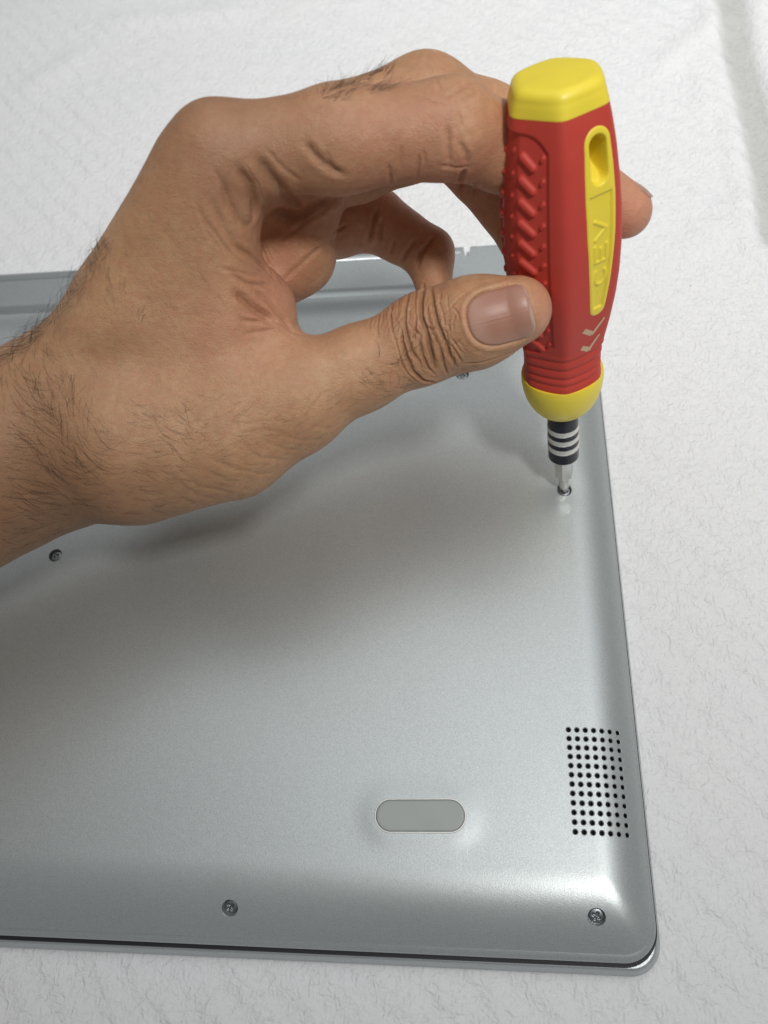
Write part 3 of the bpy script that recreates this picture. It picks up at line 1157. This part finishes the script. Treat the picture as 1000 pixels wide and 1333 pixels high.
def creases():
    C = []                                                    # (points, width mm, depth mm)
    A = lambda w, d, *pts: C.append((zoomed(450, 340, 3.571, pts), w, d))      # thumb knuckle
    A(.75, .75, (310, 115), (290, 160), (276, 220), (272, 280), (285, 350), (308, 425), (345, 475))
    A(.85, 1.05, (362, 112), (352, 190), (352, 260), (378, 330), (388, 390), (403, 450), (412, 500))
    A(.75, .8, (398, 130), (412, 220), (430, 300), (460, 370), (480, 430), (508, 490))
    A(.6, .6, (340, 365), (358, 440), (385, 500), (415, 528))
    A(.75, .8, (258, 300), (264, 380), (280, 440), (312, 512), (360, 556), (425, 568))
    A(.6, .4, (222, 165), (206, 250), (214, 330))
    A(.6, .5, (438, 410), (455, 480), (472, 530))
    A(.6, .3, (160, 220), (145, 300), (150, 350))
    A(.5, .4, (330, 250), (322, 320), (345, 345)); A(.5, .4, (375, 300), (400, 320), (425, 305))
    A(.5, .35, (300, 300), (325, 330), (312, 360)); A(.5, .35, (480, 380), (510, 420), (540, 470))
    A(.6, .3, (545, 480), (640, 470), (740, 440), (820, 415))
    B = lambda w, d, *pts: C.append((zoomed(200, 120, 3.846, pts), w, d * .72))      # first web and palm
    B(1.2, 1.0, (765, 250), (800, 310), (850, 355), (900, 395), (960, 418))
    B(1.0, .35, (865, 290), (885, 365), (930, 410))
    B(1.5, 1.3, (520, 330), (600, 440), (670, 520), (740, 590))
    B(1.3, 1.3, (420, 380), (480, 460), (502, 540), (500, 620), (485, 650))
    B(1.2, .8, (350, 450), (380, 560), (430, 640), (495, 705))
    B(.9, .45, (300, 560), (350, 680), (420, 770), (500, 850))
    B(1.7, 1.9, (605, 590), (660, 615), (740, 620), (810, 575), (900, 545))
    B(1.2, 1.8, (410, 1005), (500, 1085), (595, 1145))
    B(.9, .7, (400, 770), (480, 815), (560, 885), (605, 940))
    B(.8, .7, (380, 905), (470, 960), (585, 972))
    B(.9, .8, (500, 985), (580, 1060), (650, 1140), (690, 1190))
    B(.7, .5, (430, 1140), (540, 1150), (640, 1175), (740, 1215))
    B(.7, .4, (450, 1210), (600, 1190), (690, 1200))
    B(.8, .5, (520, 735), (560, 830), (600, 930))
    B(.9, .5, (640, 950), (740, 860), (860, 750)); B(.8, .4, (620, 760), (760, 650), (880, 580))
    B(.7, .35, (260, 640), (330, 740), (400, 830)); B(.7, .35, (560, 280), (650, 380), (730, 440))
    B(.7, .3, (220, 560), (270, 700), (340, 800)); B(.7, .3, (300, 380), (350, 470), (370, 540))
    B(.7, .35, (330, 880), (420, 900), (520, 930)); B(.6, .3, (420, 1080), (480, 1110), (540, 1110))
    I = lambda w, d, *pts: C.append((zoomed(400, 50, 3.571, pts), w * 1.1, d * .6))       # index finger
    I(.8, .75, (650, 400), (655, 480), (660, 590)); I(.8, .7, (705, 480), (742, 540), (745, 600))
    I(.6, .4, (610, 590), (690, 605), (760, 600)); I(.6, .6, (380, 590), (388, 675)); I(.6, .5, (525, 540), (508, 650))
    I(.6, .4, (640, 275), (700, 240), (765, 205)); I(.6, .4, (715, 295), (800, 250)); I(.5, .3, (690, 200), (730, 225), (790, 235))
    I(.5, .3, (540, 520), (550, 580)); I(.5, .3, (440, 500), (430, 600)); I(.5, .25, (480, 250), (580, 300), (650, 310))
    I(.5, .3, (700, 330), (720, 420)); I(.5, .3, (600, 190), (620, 240))
    L = lambda w, d, *pts: C.append((zoomed(400, 220, 3.571, pts), w, d))      # far fingers
    L(.8, .9, (325, 190), (305, 260), (292, 335)); L(.7, .6, (345, 240), (335, 345)); L(.7, .5, (405, 330), (385, 395))
    L(.8, .7, (510, 325), (460, 390), (440, 430)); L(.8, .8, (600, 315), (530, 390), (510, 455)); L(.8, .8, (735, 5), (715, 50), (706, 95))
    L(.6, .4, (180, 260), (120, 300)); L(.6, .4, (780, 60), (770, 130))
    W = lambda w, d, *pts: C.append((zoomed(230, 440, 3.704, pts), w * .85, d * .42))      # ball of the thumb
    W(.9, .32, (170, 585), (300, 640), (400, 655), (490, 655)); W(.9, .3, (140, 640), (250, 690), (330, 698))
    W(.8, .28, (310, 500), (400, 580), (540, 592)); W(.8, .28, (420, 500), (520, 540), (612, 548)); W(.9, .28, (0, 620), (100, 715), (300, 750))
    W(.9, .25, (0, 690), (100, 760), (220, 780)); W(.9, .25, (0, 760), (120, 815)); W(.7, .2, (500, 470), (600, 500), (690, 495))
    W(.8, .2, (640, 420), (720, 440), (780, 425)); W(.7, .2, (320, 420), (420, 400), (540, 400)); W(.7, .2, (300, 460), (420, 445), (520, 455))
    return C


NAIL_C = np.array([650.5, 412.]); NAIL_A = np.array([.968, -.25]); NAIL_B = np.array([.25, .968])
NAIL_L, NAIL_W = 43.5, 37.5


def nail_coord(px):
    q = px - NAIL_C
    a, b = q @ NAIL_A / NAIL_L, q @ NAIL_B / NAIL_W
    # squarer at the free end, rounder at the root
    e = np.where(a > 0, 5.0, 2.5)
    return a, b, (np.abs(a) ** e + np.abs(b) ** e) ** (1 / e)


def to_px(V):
    q = V - CC
    z = q @ CF
    return np.stack([500 + FPX * (q @ CR) / z, 666.5 + FPX * (q @ CD) / z], 1)


def refine(V, F, inz):
    """split every quad with a marked corner into four; neighbours take the new edge points"""
    quads = [f for f in F if len(f) == 4]
    rest = [f for f in F if len(f) != 4]
    Q = np.array(quads)
    sel = inz[Q].any(1)
    S = Q[sel]
    n = len(V)
    ed = np.concatenate([np.stack([S[:, i], S[:, (i + 1) % 4]], 1) for i in range(4)])
    ed.sort(1)
    key = np.unique(ed[:, 0].astype(np.int64) * n + ed[:, 1])
    mids = (V[key // n] + V[key % n]) / 2
    cen = V[S].mean(1)
    V2 = np.concatenate([V, mids, cen])

    def mid(a, b):
        k = np.minimum(a, b).astype(np.int64) * n + np.maximum(a, b)
        i = np.searchsorted(key, k)
        i = np.minimum(i, len(key) - 1)
        return np.where(key[i] == k, n + i, -1)
    m = [mid(S[:, i], S[:, (i + 1) % 4]) for i in range(4)]
    c = n + len(key) + np.arange(len(S))
    new = np.concatenate([np.stack([S[:, i], m[i], c, m[i - 1]], 1) for i in range(4)]).tolist()
    K = Q[~sel]
    mk = np.stack([mid(K[:, i], K[:, (i + 1) % 4]) for i in range(4)], 1)
    plain = (mk < 0).all(1)
    out = K[plain].tolist()
    poly = []
    for q, mm in zip(K[~plain].tolist(), mk[~plain].tolist()):
        f = []
        for i in range(4):
            f.append(q[i])
            if mm[i] >= 0: f.append(mm[i])
        poly.append(f)
    for q in rest:
        f = []
        for i in range(len(q)):
            f.append(q[i])
            e = int(mid(np.array(q[i]), np.array(q[(i + 1) % len(q)])))
            if e >= 0: f.append(e)
        poly.append(f)
    return V2, new + out + poly


def build_hand():
    V, F = surface_nets(hand_sdf, (-345, -10, 22), (62, 262, 202), HAND_H)
    V = V.astype(np.float32)
    for _ in range(2):
        V = V - hand_sdf(V)[:, None] * hand_grad(V)
    CRS = creases()
    # each main fold carries a few finer, broken companions
    r_ = np.random.default_rng(5)
    extra = []
    for pts, w, dep in CRS:
        if dep < .3: continue
        P0 = resample(pts, 3.0)
        tn = np.gradient(P0, axis=0) if len(P0) > 2 else np.repeat((P0[-1:] - P0[:1]), len(P0), 0)
        tn = tn / np.maximum(np.linalg.norm(tn, axis=1, keepdims=True), 1e-6)
        nn = np.stack([-tn[:, 1], tn[:, 0]], 1)
        thumb = P0[0][0] > 480 and P0[0][1] > 360
        for off in ((-11, -7, -3.6, 3.6, 7, 11) if thumb else (-8, 6)):
            a0, a1 = sorted(r_.uniform(0, 1, 2))
            i0, i1 = int(a0 * len(P0)), int(a1 * len(P0))
            if i1 - i0 < 4: continue
            wob_ = np.cumsum(r_.normal(0, .45, i1 - i0))
            extra.append((P0[i0:i1] + nn[i0:i1] * (off * r_.uniform(.7, 1.3) + wob_)[:, None], .26, (.16 if thumb else .10) * r_.uniform(.6, 1.3)))
    # short crossing lines of the thumb knuckle
    for _ in range(46):
        c = np.array([r_.uniform(505, 600), 0.]); c[1] = 437 - (c[0] - 555) * .3 + r_.uniform(-48, 48)
        an = r_.normal(1.75, .5)
        ln = r_.uniform(5, 15)
        dv = np.array([math.cos(an), math.sin(an)]) * ln
        extra.append((np.array([c - dv, c + r_.normal(0, 1.5, 2), c + dv]), .26, .17))
    CRS = CRS + extra
    RS = [resample(c[0], 3.0) for c in CRS]
    all3, allok = cast(np.concatenate(RS))
    pos = np.cumsum([0] + [len(x) for x in RS])
    # nail border joins the refined zone
    tt = np.linspace(0, 2 * np.pi, 120)
    brd = NAIL_C + (np.cos(tt) * NAIL_L)[:, None] * NAIL_A + (np.sin(tt) * NAIL_W)[:, None] * NAIL_B
    brd = np.concatenate([NAIL_C + (brd - NAIL_C) * k for k in (.9, 1., 1.1, 1.2)])
    b3, bok = cast(brd)
    zone = np.concatenate([all3[allok], b3[bok]])
    F = F.tolist()
    for step, cell in ((0, 2.4), (1, 1.3)):
        keyf = lambda P: (np.floor(P[:, 0] / cell).astype(np.int64) * 4000003 + np.floor(P[:, 1] / cell).astype(np.int64) * 2003 + np.floor(P[:, 2] / cell).astype(np.int64))
        offs = np.array([(i, j, k) for i in (-1, 0, 1) for j in (-1, 0, 1) for k in (-1, 0, 1)]) * cell * .6
        keys = np.unique(np.concatenate([keyf(zone + o_) for o_ in offs]))
        inz = np.isin(keyf(V.astype(float)), keys)
        V, F = refine(V, F, inz)
    V = V.astype(np.float32)
    V = V - hand_sdf(V)[:, None] * hand_grad(V)
    N = hand_grad(V)
    disp = np.zeros(len(V))
    dark = np.zeros(len(V))
    for ci, (pts, w, dep) in enumerate(CRS):
        c3 = all3[pos[ci]:pos[ci + 1]][allok[pos[ci]:pos[ci + 1]]]
        if len(c3) < 2: continue
        lo, hi = c3.min(0) - 6 * w, c3.max(0) + 6 * w
        sel = np.flatnonzero(((V > lo) & (V < hi)).all(1))
        if not len(sel): continue
        P = V[sel]
        D = np.full(len(sel), 1e9); T = np.zeros(len(sel))
        m = len(c3) - 1
        for i, (a, b) in enumerate(zip(c3[:-1], c3[1:])):
            ba = b - a
            L2 = ba @ ba
            if L2 > 200 or L2 < 1e-6: continue
            t = np.clip(((P - a) @ ba) / L2, 0, 1)
            d = np.linalg.norm(P - a - t[:, None] * ba, axis=1)
            u = d < D
            D[u] = d[u]; T[u] = (i + t[u]) / m
        fade = np.clip(np.minimum(T, 1 - T) * 5 + .25, 0, 1)
        w = w * (FOLD_W if pts[0][0] > 480 and pts[0][1] > 360 else .85) if w > .3 else w
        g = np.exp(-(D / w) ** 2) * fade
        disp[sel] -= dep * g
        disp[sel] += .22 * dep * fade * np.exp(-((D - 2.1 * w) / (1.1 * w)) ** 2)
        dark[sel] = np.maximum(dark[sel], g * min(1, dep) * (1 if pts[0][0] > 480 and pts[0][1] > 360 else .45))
    # loose skin: low swells
    def wob(f, amp, seed):
        r_ = np.random.default_rng(seed)
        out = np.zeros(len(V))
        for _ in range(7):
            k = r_.normal(size=3); k = k / np.linalg.norm(k) * f
            out += np.sin(V @ k + r_.uniform(0, 6.28))
        return out * amp
    disp += wob(.16, .09, 1) + wob(.45, .035, 2)
    # tendons and veins on the back and wrist
    for p_, q_, rr, hh in ((WR - BACK * -14, I_MCP + BACK * 9, 3.5, .8), (U(60, 470, 235), U(190, 300, 215), 3.2, .6), (U(120, 480, 225), U(330, 500, 222), 4, .7)):
        ba = q_ - p_
        t = np.clip(((V - p_) @ ba) / (ba @ ba), 0, 1)
        d = np.linalg.norm(V - p_ - t[:, None] * ba, axis=1)
        disp += hh * np.exp(-(d / (rr * 2.2)) ** 2)
    # nail bed and nail folds of the thumb
    px = to_px(V.astype(float))
    a, b, rn = nail_coord(px)
    face = (np.linalg.norm(V - T_TIP, axis=1) < 26) & ((N @ (CC - T_TIP)) > 0)
    bed = 1 / (1 + np.exp((rn - .985) / .010))
    ring = np.exp(-((rn - 1.10) / .07) ** 2) * np.where(a > .55, .25, 1.0)
    disp = np.where(face, disp * (1 - bed) - .75 * bed + .27 * ring, disp)
    V2 = V + N * disp[:, None].astype(np.float32)
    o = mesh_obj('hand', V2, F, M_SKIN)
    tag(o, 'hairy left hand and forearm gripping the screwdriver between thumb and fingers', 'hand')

    def near(p, r_):
        return np.exp(-(np.linalg.norm(V - p, axis=1) / r_) ** 2)
    red = (.75 * near(U(345, 380, 225), 15) + .5 * near(U(280, 430, 220), 16) + .4 * near(T_IP, 16) + .5 * near(U(310, 395, 222), 10) + .7 * near(U(705, 400, 212), 9) + .55 * near(U(500, 200, 195), 20)
           + .6 * near(U(620, 200, 205), 14) + .9 * near(I_TIP, 16) + .2 * near(U(400, 250, 225), 14) + .3 * near(I_MCP, 16)
           + .55 * near(R_DIP, 24) + .45 * near(L_PIP, 26) + .35 * near(T_MCP, 12) + .35 * near(U(300, 230, 200), 14))
    brown = (.5 * near(T_IP + (CC - T_IP) * .05, 11) + .55 * near(U(30, 690, 232), 24) + .4 * near(U(180, 660, 228), 24) + .5 * near(U(20, 640, 232), 38)  # tan of knuckles and wrist, plus painted shade low on wrist and thenar
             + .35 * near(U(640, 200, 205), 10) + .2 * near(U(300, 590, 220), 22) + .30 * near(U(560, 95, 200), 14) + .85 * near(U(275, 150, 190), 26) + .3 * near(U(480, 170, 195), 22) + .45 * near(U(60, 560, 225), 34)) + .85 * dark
    pale = .5 * near(U(420, 470, 222), 14) + .25 * near(U(230, 470, 220), 26) + np.where(face & (a < .3), .5 * np.exp(-((rn - 1.02) / .016) ** 2), 0)
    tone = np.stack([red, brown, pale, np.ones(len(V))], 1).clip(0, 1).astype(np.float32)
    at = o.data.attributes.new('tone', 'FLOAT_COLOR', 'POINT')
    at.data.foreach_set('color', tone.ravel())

    # thumb nail: a curved plate lying in its bed
    n = 44
    g = np.linspace(-1, 1, n)
    A_, B_ = np.meshgrid(g, g, indexing='ij')
    e = np.where(A_ > 0, 5.0, 2.5)
    sup = (np.abs(A_) ** e + np.abs(B_) ** e) ** (1 / e)
    k = np.where(sup > 1e-6, np.maximum(np.abs(A_), np.abs(B_)) / np.maximum(sup, 1e-6), 1)
    A2, B2 = A_ * k, B_ * k
    pxs = NAIL_C + (A2.ravel() * NAIL_L)[:, None] * NAIL_A + (B2.ravel() * NAIL_W)[:, None] * NAIL_B
    P3, ok = cast(pxs)
    G = hand_grad(P3.astype(np.float32))
    rr = np.maximum(np.abs(A_), np.abs(B_)).ravel()
    av = A2.ravel()
    h = .12 - .75 * np.clip((rr - .9) / .1, 0, 1) ** 2 * np.where(av > .6, .55, 1.) + .25 * np.clip(av, 0, 1) ** 3
    P3 = P3 + G * h[:, None]
    I2, J2 = np.meshgrid(np.arange(n - 1), np.arange(n - 1), indexing='ij')
    q = (I2 * n + J2).ravel()
    nail = mesh_obj('fingernail', P3, np.stack([q, q + n, q + n + 1, q + 1], -1)[:, ::-1], M_NAIL, o)
    nt = np.zeros((n * n, 4), np.float32)
    nt[:, 3] = 1
    bb = B2.ravel()
    nt[:, 0] = np.clip(np.exp(-((av + .75) / .3) ** 2) + .8 * np.clip((np.abs(bb) - .45) / .5, 0, 1) * (bb > 0) + .35 * np.clip((av - .55) / .3, 0, 1), 0, 1)
    nt[:, 1] = np.clip((av - .90 + .04 * np.sin(bb * 5)) / .05, 0, 1) * .4
    at = nail.data.attributes.new('tone', 'FLOAT_COLOR', 'POINT')
    nt[:, 2] = bb * .5 + .5
    at.data.foreach_set('color', nt.ravel())
    # index nail, seen along its edge past the handle
    ax_ = nrm(I_TIP - I_DIP)
    foot = TIP + AX * ((I_TIP - TIP) @ AX)
    dor = I_TIP - foot
    dor = nrm(dor - ax_ * (dor @ ax_))
    lat = np.cross(ax_, dor)
    Vn = []
    for i in range(13):
        u = -5 + 10.3 * i / 12
        for j in range(11):
            an = math.radians(-62 + 124 * j / 10)
            rr = 7.55 - .055 * max(0, u) ** 1.7
            e_ = 1 - .35 * max(0, (i - 9) / 3) ** 2
            Vn.append(I_TIP + ax_ * (u - .9 * (abs(j - 5) / 5) ** 2 * (i > 8)) + dor * rr * math.cos(an * e_) + lat * rr * math.sin(an * e_))
    q = np.array([i * 11 + j for i in range(12) for j in range(10)])
    n2 = mesh_obj('fingernail', Vn, np.stack([q, q + 11, q + 12, q + 1], -1), M_NAIL, o)
    t2 = np.zeros((143, 4), np.float32); t2[:, 3] = 1; t2[:, 0] = .7
    at = n2.data.attributes.new('tone', 'FLOAT_COLOR', 'POINT')
    at.data.foreach_set('color', t2.ravel())
    return o


HAND_H, FOLD_W = .75, .62
hand = build_hand()


# ------------------------------------------------------------------ hair on the hand
def build_hair():
    r_ = np.random.default_rng(11)
    roots = []; dirs = []; lens = []; lift = []; rad = []

    def add(px, dv, ln, lf, rd=.045):
        roots.append(px); dirs.append(dv); lens.append(ln); lift.append(lf); rad.append(rd)

    def sample(poly, n, ang, spread, l0, l1, lf, rd=.045, dens=None):
        poly = np.array(poly, float)
        lo, hi = poly.min(0), poly.max(0)
        k = 0
        while k < n:
            p = r_.uniform(lo, hi)
            ins = False
            for a, b in zip(poly, np.roll(poly, -1, 0)):
                if (a[1] > p[1]) != (b[1] > p[1]) and p[0] < (b[0] - a[0]) * (p[1] - a[1]) / (b[1] - a[1]) + a[0]: ins = not ins
            if not ins: continue
            if dens is not None and r_.uniform() > dens(p): continue
            an = math.radians((ang(p) if callable(ang) else ang) + r_.normal(0, spread))
            add(p, (math.cos(an), math.sin(an)), r_.uniform(l0, l1), lf * r_.uniform(.5, 1.4), rd * r_.uniform(.7, 1.25))
            k += 1
    # forearm and wrist, longer to the left
    fa = lambda p: 100 - 85 * np.clip((p[1] - 450) / 170, 0, 1) + 22 * math.sin(p[0] * .035 + p[1] * .02) + 14 * math.sin(p[0] * .11 - p[1] * .06)
    sample([(0, 470), (70, 400), (110, 450), (130, 560), (130, 680), (0, 725)], 330, fa, 9, 6, 13, .07, .034)
    sample([(70, 400), (150, 320), (230, 470), (250, 560), (200, 670), (130, 680)], 200, fa, 9, 4, 8, .05, .026)
    # fine hair over the ball of the thumb
    sample([(230, 470), (420, 500), (470, 540), (330, 625), (200, 675), (180, 560)], 180, lambda p: -18 + 40 * np.clip((p[1] - 540) / 80, 0, 1), 9, 3, 6, .04, .022)
    sample([(150, 320), (190, 250), (260, 330), (330, 470), (230, 470)], 24, 60, 9, 2.5, 5, .04, .022)
    # a few dark strays
    sample([(20, 480), (240, 480), (320, 560), (160, 650), (20, 650)], 20, fa, 12, 8, 14, .10, .042)
    # thumb phalanx
    sample([(470, 470), (530, 460), (545, 500), (500, 520), (460, 520)], 46, 24, 15, 3, 6.5, .10, .032)
    sample([(490, 440), (530, 430), (530, 470), (495, 480)], 5, -55, 14, 5.5, 8, .12, .05)
    # dorsum of index and middle finger
    sample([(408, 124), (430, 114), (500, 88), (520, 100), (505, 118), (430, 136)], 70, -22, 24, 4, 8.5, .30, .038)
    # outline of the wrist: rooted just round the edge
    edge = resample([(2, 455), (19, 442), (48, 418), (77, 385), (96, 360), (120, 326), (134, 304)], 1.4)
    for p in edge:
        for _ in range(2):
            pp = p + r_.normal(0, 3, 2) + np.array([5., 5.]) * r_.uniform(.5, 2.6)
            an = math.radians((130 if r_.uniform() < .55 else -55) + r_.normal(0, 16))
            roots.append(pp)
            dirs.append((math.cos(an), math.sin(an))); lens.append(r_.uniform(5, 11) * (1.2 - .6 * p[0] / 140)); lift.append(r_.uniform(.35, .95)); rad.append(.032)
    for p in resample([(412, 119), (436, 112), (480, 94), (500, 88)], 1.7):
        an = math.radians(-48 + r_.normal(0, 26))
        roots.append(p + np.array([2., 4.]))
        dirs.append((math.cos(an), math.sin(an))); lens.append(r_.uniform(4, 8)); lift.append(.4); rad.append(.04)
    P, ok = cast(np.array(roots))
    P = P.astype(np.float32)
    dirs_ = np.array(dirs); lens_ = np.array(lens); lift_ = np.array(lift); rad_ = np.array(rad)
    P, dirs_, lens_, lift_, rad_ = P[ok], dirs_[ok], lens_[ok], lift_[ok], rad_[ok]
    N = hand_grad(P)
    T = dirs_[:, :1] * CR + dirs_[:, 1:] * CD
    T = T - N * (T * N).sum(1, keepdims=True)
    T = T / np.linalg.norm(T, axis=1, keepdims=True)
    Bn = np.cross(N, T)
    curl = r_.normal(.22, .2, len(P))
    K = 7
    rows = []
    for i in range(K):
        u = i / (K - 1)
        p = P + T * (lens_ * (u - .12 * u * u))[:, None] + N * (lens_ * lift_ * u * (1.15 - .75 * u) - .15 * (1 - u))[:, None] + Bn * (lens_ * curl * u * u)[:, None]
        if i:
            for _ in range(2):
                d = hand_sdf(p.astype(np.float32))
                p = p + hand_grad(p.astype(np.float32)) * np.maximum(.12 - d, 0)[:, None]
        rows.append(p)
    rows = np.stack(rows, 1)                                   # strand, point, xyz
    V = []; F = []
    for s in range(len(rows)):
        for i in range(K):
            t = rows[s, min(i + 1, K - 1)] - rows[s, max(i - 1, 0)]
            t = t / max(np.linalg.norm(t), 1e-6)
            x = np.cross(t, (.3, .5, .8)); x = x / np.linalg.norm(x)
            y = np.cross(t, x)
            r0 = rad_[s] * (1 - .75 * i / (K - 1))
            for k in range(3):
                a = 2.0944 * k
                V.append(rows[s, i] + (x * math.cos(a) + y * math.sin(a)) * r0)
        b = s * K * 3
        for i in range(K - 1):
            for k in range(3):
                j = (k + 1) % 3
                F.append([b + i * 3 + k, b + i * 3 + j, b + i * 3 + 3 + j, b + i * 3 + 3 + k])
    h = mesh_obj('hair', V, F, M_HAIR, hand)
    h['kind'] = 'stuff'


build_hair()
